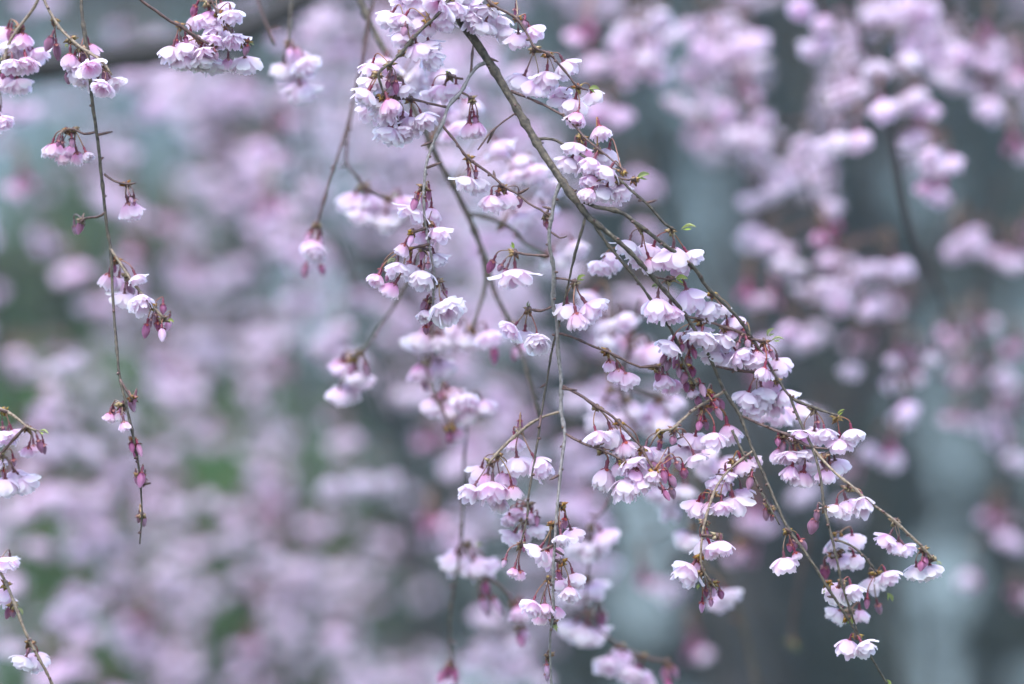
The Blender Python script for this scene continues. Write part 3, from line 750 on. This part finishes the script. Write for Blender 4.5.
far_branch('blurred branch with a long dark stem and round white blobs, upper right of the picture', 2.18,
 [(820,-80,8),(845,-10,8),(862,35,8),(880,85,8),(893,135,8),(902,185,8),(912,230,7.5),(925,260,7),(940,290,6),(950,330,4)],
 B('f 842 84 56,f 890 58 52,f 828 47 56,f 905 98 46,f 912 104 40,f 908 140 38,f 932 158 46,f 945 163 36,h 928 172 30,f 947 190 26,f 828 130 32,f 842 144 36,f 858 136 26,h 915 122 30,f 815 14 46,f 880 108 28'), MID, rseed=1)
far_branch('blurred pink and white branch in the top right corner', 2.32,
 [(900,-80,4),(930,-20,4),(950,20,4),(970,60,4),(985,90,3),(1000,120,3)],
 B('f 905 10 60,f 940 30 54,f 925 40 50,f 950 40 44,f 962 52 40,h 990 30 30,f 945 68 44,f 975 58 40,f 960 80 44,h 988 82 34,f 992 104 28,h 1010 135 30,f 915 5 50,f 985 62 36,f 880 18 44,h 1018 60 30,f 870 10 44'), MID, rseed=2)
far_branch('blurred cascade of large pale blobs right of the centre at the top', 2.35,
 [(660,-80,4),(690,-10,4),(715,45,4),(738,95,4),(755,150,4),(765,200,3.4),(775,250,3)],
 B('f 700 20 60,f 725 30 60,f 745 35 50,f 735 60 64,f 712 55 50,f 696 72 40,f 690 96 44,f 704 106 44,f 715 50 60,f 740 110 50,f 748 130 52,f 728 134 40,f 765 150 46,f 776 172 48,f 764 192 44,h 742 78 30,f 790 168 40,f 808 150 34,f 800 170 34,f 758 200 38,f 762 234 48,f 745 232 30'), MID, rseed=3)
far_branch('blurred branch with two stacked round blobs in the dark gap right of the top centre', 2.30,
 [(610,-80,4),(622,-20,4),(632,30,4),(640,60,3.4),(648,90,3)],
 B('f 640 20 50,f 632 45 44,f 650 40 44,f 625 60 36,f 640 72 56,f 655 60 36,h 640 52 30,f 590 56 30,f 596 100 40,f 665 30 40,h 590 22 30,f 618 112 44,f 602 118 36'), MID, rseed=4)
far_branch('blurred pink branch with small separate tufts, right of the crowded sharp blossoms', 2.28,
 [(800,160,4),(815,205,4),(838,250,4),(860,300,4),(880,340,4),(893,380,3.4),(898,420,3)],
 B('f 830 205 26,h 822 236 40,f 830 256 48,f 858 268 44,f 845 280 50,f 828 292 40,f 850 300 50,f 815 290 40,f 880 270 40,f 890 262 30,f 786 262 46,f 774 246 34,h 750 288 26,h 772 296 26,f 848 374 22,f 895 384 20,h 900 350 26,h 915 358 44,h 908 376 38,f 893 408 28,f 905 412 22,f 880 452 42,h 896 452 20,f 790 335 44,f 760 340 30'), MID, rseed=5)
far_branch('blurred rosy branch at the right edge with mostly unopened pink buds', 2.45,
 [(1100,180,4),(1050,220,4),(1010,235,4),(975,232,3),(958,228,2.6)],
 B('f 965 236 40,f 985 244 44,h 1010 250 40,f 1018 262 36,f 958 240 30,h 1030 240 40'), MID, rseed=6)
far_branch('drooping blurred branch with deep pink tufts low on the right side', 2.55,
 [(1000,180,5),(985,260,5),(975,320,4.5),(985,380,4),(1000,440,4),(1008,500,3.6),(1012,560,3)],
 B('h 960 330 36,h 975 322 30,h 965 368 44,h 955 378 40,f 1000 378 40,h 1012 400 40,f 980 420 30,h 960 420 30,f 1018 460 36,h 1000 512 44,h 992 520 30,f 1012 540 34,f 975 570 26,h 1020 345 36,h 940 345 30,h 1015 600 30,f 1000 425 28'), MID, rseed=7)
far_branch('thick grey-brown blurred limb curving behind the right side of the picture', 2.75,
 [(960,200,10),(935,262,10),(915,300,12),(885,345,13),(868,380,12),(850,420,9),(838,460,7)],
 B('h 905 300 30,f 880 300 36,h 855 470 30,f 805 330 40,h 760 380 30,f 850 510 34,h 862 340 28,f 810 420 30'), MID, rseed=8)
far_branch('faint blurred pink tufts on a low branch right of the bottom centre', 2.5,
 [(640,470,3),(650,520,3),(665,560,3),(680,600,3),(700,640,3)],
 B('h 642 572 26,f 668 582 28,h 742 552 30,f 760 520 40,h 690 640 30,f 602 560 40,h 752 500 30,f 800 490 36'), MID, rseed=9)
far_branch('blurred lavender cascade hanging below the centre of the picture', 2.5,
 [(470,440,3),(480,520,3),(490,590,3),(505,630,3),(525,670,3)],
 B('f 500 640 46,f 512 655 44,f 530 672 50,f 492 645 40,f 470 505 40,f 455 545 40,h 430 520 40,f 590 505 50,f 570 470 50,f 590 460 44,f 485 615 40,f 548 500 50,f 525 560 30'), MID, rseed=10)
far_branch('blurred branch packed with pale blobs behind the centre blossoms', 2.45,
 [(430,-80,4),(455,0,4),(480,70,4),(500,130,4),(520,190,4),(545,260,4),(575,330,3.4),(600,400,3)],
 B('f 500 60 50,f 470 60 50,f 480 110 54,f 460 90 50,f 520 120 50,f 500 140 50,f 540 150 44,f 470 150 50,f 490 170 54,f 520 210 54,f 550 220 50,f 500 230 50,f 540 240 50,f 560 260 50,f 590 300 50,f 530 290 46,f 600 330 50,f 625 340 44,f 520 330 44,f 580 390 50,f 610 390 44,f 640 290 44,f 570 440 44,f 655 300 40,h 600 350 36,f 480 40 50,f 440 60 50,h 530 60 40'), MID, rseed=11)
far_branch('blurred branch packed with lavender blobs in the upper middle, left of the thick branch', 2.6,
 [(330,-80,4),(350,0,4),(372,80,4),(395,160,4),(420,240,4),(440,320,3),(455,400,3)],
 B('f 330 20 50,f 350 50 56,f 320 60 50,f 380 20 50,f 400 60 56,f 430 100 50,f 350 110 50,f 340 140 44,f 445 160 50,f 420 190 54,f 450 200 50,f 470 190 50,f 400 160 40,f 440 230 50,f 460 260 50,f 470 300 50,f 410 240 40,f 395 330 40,f 440 290 40,f 510 270 44,f 480 380 50,f 455 360 44,f 500 400 44,h 430 440 40,f 470 440 50,f 520 450 44,f 400 30 44,f 450 40 44,h 375 60 40,f 340 80 44'), MID, rseed=12)
# ------------------------------------------------------------------ far curtain
DENS = ['4334678852243543', '5678889830142322', '4567889831121111', '3456789841010011', '2566678841010011', '5776666742000011',
        '6775766543100111', '8876544321100111', '7888764221000011', '7678763221000000', '5566652221000000']
def dens(x, y):
    c = min(15, max(0, int(x / 64))); r = min(10, max(0, int(y / 62.2)))
    return int(DENS[r][c]) / 10
ORD = ['1st', '2nd', '3rd'] + ['%dth' % i for i in range(4, 60)]
rng = random.Random(5)
strands = []
NS = 54
for i in range(NS):
    x0 = -200 + i * 1230 / NS + rng.uniform(-14, 14)
    strands.append((x0, rng.uniform(0.0, 0.34), rng.uniform(2.5, 4.3)))
CG = 'far curtain of blurred cherry branches'
for i, (x0, sl, d) in enumerate(strands):
    pts = []; a = rng.uniform(0, 6.28)
    for k in range(8):
        y = -60 + k * 112
        pts.append((x0 + sl * (y + 60) + 12 * math.sin(a + k), y, (4 - k * .3) * 2.0 / d * 1.2))
    cr = crom(pts, 8); bl = []
    yl = -999; m = PXM(d)
    for (x, y, _) in cr:
        if y - yl < 0.036 * m: continue
        yl = y + rng.uniform(-.012, .012) * m
        bx = x + rng.uniform(-.05, .05) * m; by = y + rng.uniform(-.02, .02) * m
        if not (-60 < bx < 1084 and -60 < by < 744) or rng.random() > dens(bx, by) * 1.16 - 0.07: continue
        for rep in range(rng.choice((1, 2, 2, 3))):
            bl.append((bx + rng.gauss(0, .016) * m, by + rng.gauss(0, .020) * m, rng.uniform(0.018, 0.046) * m, 'f' if rng.random() < .9 else 'h', rng.uniform(-.04, .04)))
    rng.shuffle(bl); bl = bl[:90]
    if len(bl) < 2: continue
    xm = x0 + sl * 400
    side = 'left' if xm < 340 else ('middle' if xm < 680 else 'right')
    far_branch('very blurred lavender branch of the far curtain, %s from left, %s third' % (ORD[i], side), d, pts, bl, CG, rseed=100 + i)

# ------------------------------------------------------------------ thick limb top left
def limb(label, d, pts):
    mb = MB(); cr = crom(pts, 12); W3 = [P(x, y, d) for x, y, _ in cr]
    tube(mb, W3, [wd / 2 / PXM(d) * (1 + .06 * math.sin(i * 1.7)) for i, (x, y, wd) in enumerate(cr)], M_OLDBARK, CAL, 12)
    o = obj('cherry_limb', mb.mesh('cherry_limb')); tag(o, label, 'limb'); return o
limb('thick dark cherry limb, strongly blurred, running across the top left corner', 2.4,
     [(-200,90,30),(-60,76,30),(40,68,29),(120,58,29),(200,46,30),(255,26,28),(305,-2,26),(380,-50,20),(460,-120,18)])

# ------------------------------------------------------------------ garden behind
def sheet(name, pts, z, m, kind='structure'):
    me = bpy.data.meshes.new(name); me.from_pydata([(x, y, z) for x, y in pts], [], [tuple(range(len(pts)))]); me.materials.append(m)
    o = bpy.data.objects.new(name, me); col.objects.link(o); o['kind'] = kind; return o
M_GRASS = noise_mat('grass_ground', (0.035, 0.055, 0.02), (0.08, 0.10, 0.045), 3, 0.95, 0.5)
M_GRAVEL = noise_mat('gravel', (0.20, 0.19, 0.18), (0.33, 0.32, 0.30), 30, 0.95, 0.5)
sheet('ground', [(-400, -400), (400, -400), (400, 1200), (-400, 1200)], 0, M_GRASS)
sheet('path', [(-40, 20.5), (40, 20.5), (40, 24), (-40, 24)], 0.004, M_GRAVEL)
M_PLASTER = noise_mat('blue_grey_plaster', (0.18, 0.235, 0.24), (0.26, 0.325, 0.33), 0.8, 0.9, 0.1)
M_WIN = noise_mat('dark_glass', (0.03, 0.045, 0.05), (0.05, 0.07, 0.075), 2, 0.2, 0.05)
M_ROOF = noise_mat('roof_tile', (0.06, 0.07, 0.08), (0.10, 0.11, 0.12), 4, 0.7, 0.4)
M_WOOD = noise_mat('dark_timber', (0.05, 0.045, 0.04), (0.09, 0.08, 0.07), 6, 0.8, 0.3)
def box(mb, x0, x1, y0, y1, z0, z1, m, c=(0.3, .3, .3)):
    vs = [Vector((x, y, z)) for x in (x0, x1) for y in (y0, y1) for z in (z0, z1)]
    mb.add(vs, [(0, 1, 3, 2), (4, 6, 7, 5), (0, 4, 5, 1), (2, 3, 7, 6), (0, 2, 6, 4), (1, 5, 7, 3)], c, m)
def part(name, parent, boxes, m, base=Vector((0, 0, 0))):
    mb = MB()
    for b in boxes: box(mb, *b, m)
    return obj(name, mb.mesh(name, False), parent, None)
hb = bpy.data.objects.new('garden_building', None); col.objects.link(hb); hb.location = (0, 25, 0)
tag(hb, 'pale blue-grey plastered building, hidden by blur behind the trees', 'building')
part('wall', hb, [(-16, 16, 0, 8, 0, 8.2)], M_PLASTER)
part('roof', hb, [(-17, 17, -1.2, 9.2, 8.2, 8.5), (-15, 15, 0.6, 7.4, 8.5, 9.6), (-13, 13, 2, 6, 9.6, 10.4)], M_ROOF)
for (x, wd, z0, z1) in [(-12, 1.2, .9, 2.6), (-8, 1.2, .9, 2.6), (-3.0, 1.0, 0, 2.2), (5.5, 1.2, .9, 2.6), (9, 1.2, .9, 2.6), (12.5, 1.2, .9, 2.6), (-12, 1.2, 4.6, 6.3), (-8, 1.2, 4.6, 6.3), (5.5, 1.2, 4.6, 6.3), (9, 1.2, 4.6, 6.3), (12.5, 1.2, 4.6, 6.3)]:
    wv = part('window' if z0 else 'door', hb, [(x - wd / 2 - .08, x + wd / 2 + .08, -.05, -.01, z0 - .08 if z0 else 0, z1 + .08)], M_WOOD)
    if z0: part('pane', wv, [(x - wd / 2, x + wd / 2, -.08, -.052, z0, z1)], M_WIN)
    else: part('handle', wv, [(x + wd / 2 - .12, x + wd / 2 - .08, -.12, -.055, 1.0, 1.16)], M_ROOF)

def foliage(mb, centre, rx, rz, n, size, rng, c1, c2, clumps=26):
    cl = []
    for k in range(clumps):
        v = Vector((rng.gauss(0, 1), rng.gauss(0, 1), rng.gauss(0, 1))).normalized() * rng.uniform(.35, 1)
        cl.append((Vector((v.x * rx, v.y * rx, v.z * rz)), rng.random(), rng.uniform(.18, .34)))
    for k in range(n):
        cc, tone, sp = rng.choice(cl)
        p = centre + cc + Vector((rng.gauss(0, 1) * rx * sp, rng.gauss(0, 1) * rx * sp, rng.gauss(0, 1) * min(rz, rx) * sp * .8))
        a = Vector((rng.gauss(0, 1), rng.gauss(0, 1), rng.gauss(0, .6))).normalized(); b = a.orthogonal().normalized() * size * .45
        L = size * rng.uniform(.7, 1.4)
        c = lerp(c1, c2, min(1, max(0, tone * .8 + rng.uniform(-.1, .3))))
        mb.add([p - a * L * .5, p + b, p + a * L * .5, p - b], [(0, 1, 2, 3)], c, M_FOL)
def tree(label, x, y, h, r, trunk_r, c1, c2, crown0, seed, name='evergreen_tree', n=5200, cat='tree', conic=True, leaf=.11, group=None):
    rng = random.Random(seed); root = bpy.data.objects.new(name, None); col.objects.link(root); root.location = (x, y, 0)
    tag(root, label, cat, group)
    mb = MB(); pts = []; rad = []
    for k in range(12):
        t = k / 11; pts.append(Vector((math.sin(t * 3 + seed) * .12, math.cos(t * 2 + seed) * .1, h * .93 * t))); rad.append(trunk_r * (1.25 if k == 0 else 1) * (1 - .85 * t) + .01)
    tube(mb, pts, rad, M_OLDBARK, CAL, 10)
    for k in range(16):
        z = crown0 + (h * .9 - crown0) * k / 16; a = k * 2.4; L = r * (1 - .6 * k / 16) * .8
        tube(mb, [Vector((0, 0, z)), Vector((math.cos(a) * L * .5, math.sin(a) * L * .5, z + .1 * L)), Vector((math.cos(a) * L, math.sin(a) * L, z - .02 * L))], [trunk_r * .25, trunk_r * .16, .01], M_OLDBARK, CAL, 6)
    obj('trunk', mb.mesh('trunk'), root)
    fm = MB(); L = 5 if conic else 1
    for k in range(L):
        t = (k + .5) / L
        rr = r * (1.05 - .8 * t) if conic else r
        foliage(fm, Vector((0, 0, crown0 + (h - crown0) * t)), rr, (h - crown0) / L * .6, int(n / L * (1.5 - t) if conic else n), leaf, rng, c1, c2, 16 if conic else 34)
    obj('crown', fm.mesh('crown', False), root)
    return root
DG = ((0.008, 0.019, 0.014), (0.022, 0.042, 0.031)); MG = ((0.04, 0.085, 0.028), (0.085, 0.155, 0.055)); TG = ((0.016, 0.045, 0.030), (0.042, 0.09, 0.058))
def gx(px, y): return (px - 512) / FPX * y * 1.0
def TR(label, px, y, *a, **k): return tree(label, gx(px, y), y, *a, **k)
TR('dark evergreen behind the blossoms right of the top centre', 610, 15, 8.0, .62, .14, *DG, 3.0, 3)
TR('slim dark evergreen behind the right-centre gap', 762, 14, 7.6, .34, .17, *DG, 1.4, 4)
TR('dark evergreen with a broad crown behind the pink tufts on the right', 874, 15, 7.0, .42, .2, *DG, 1.2, 5)
TR('mid-green leafy tree behind the upper right corner', 985, 17, 7.2, .75, .14, *TG, 3.6, 6, conic=False)
TR('dark slender evergreen behind the lower centre', 570, 13, 4.2, .36, .12, *DG, 1.0, 7)
TR('bright green leafy tree behind the upper left side', 55, 13, 4.3, .5, .12, *MG, 2.7, 8, conic=False, n=6000)
TR('low green leafy tree behind the lower left', 110, 12, 3.2, .55, .1, *MG, 1.3, 9, conic=False, n=6500)
TR('low green leafy tree behind the lower middle left', 250, 13, 3.0, .5, .1, *MG, 1.3, 10, conic=False)
TR('grey-green tree behind the middle left lavender curtain', 235, 18, 6.6, .6, .13, *TG, 2.9, 12)
TR('dark low evergreen at the bottom right of the picture, behind', 700, 16, 3.9, .3, .1, *DG, 1.2, 13)
TR('teal-green tree behind the middle of the curtain', 400, 17, 5.4, .7, .13, *TG, 2.0, 14)
TR('slim dark evergreen behind the low right corner', 1000, 15, 4.4, .30, .1, *DG, 1.2, 23)
TR('dark evergreen behind the tip of the large branch', 850, 14, 4.0, .24, .1, *DG, 1.2, 24)
TR('dark evergreen behind the dark gap near the top right', 800, 17, 8.0, .45, .14, *DG, 3.8, 25)
TR('grey-green evergreen outside the left edge', -160, 15, 6.5, .8, .14, *TG, 1.6, 15)
TR('grey-green evergreen outside the right edge', 1180, 15, 6.8, .8, .14, *DG, 1.6, 16)

# ------------------------------------------------------------------ added haze volume that lifts the distant dark tones
hz, hn = mat('haze_air')
ho = hn.nodes.new('ShaderNodeOutputMaterial'); hv = hn.nodes.new('ShaderNodeVolumePrincipled')
hv.inputs['Color'].default_value = (0.88, 0.95, 0.95, 1); hv.inputs['Density'].default_value = 0.0035; hv.inputs['Anisotropy'].default_value = 0.2
hn.links.new(hv.outputs[0], ho.inputs['Volume'])
mb = MB(); box(mb, -450, 450, -450, 1250, -1, 14, hz)
o = obj('haze', mb.mesh('haze', False)); o['kind'] = 'stuff'
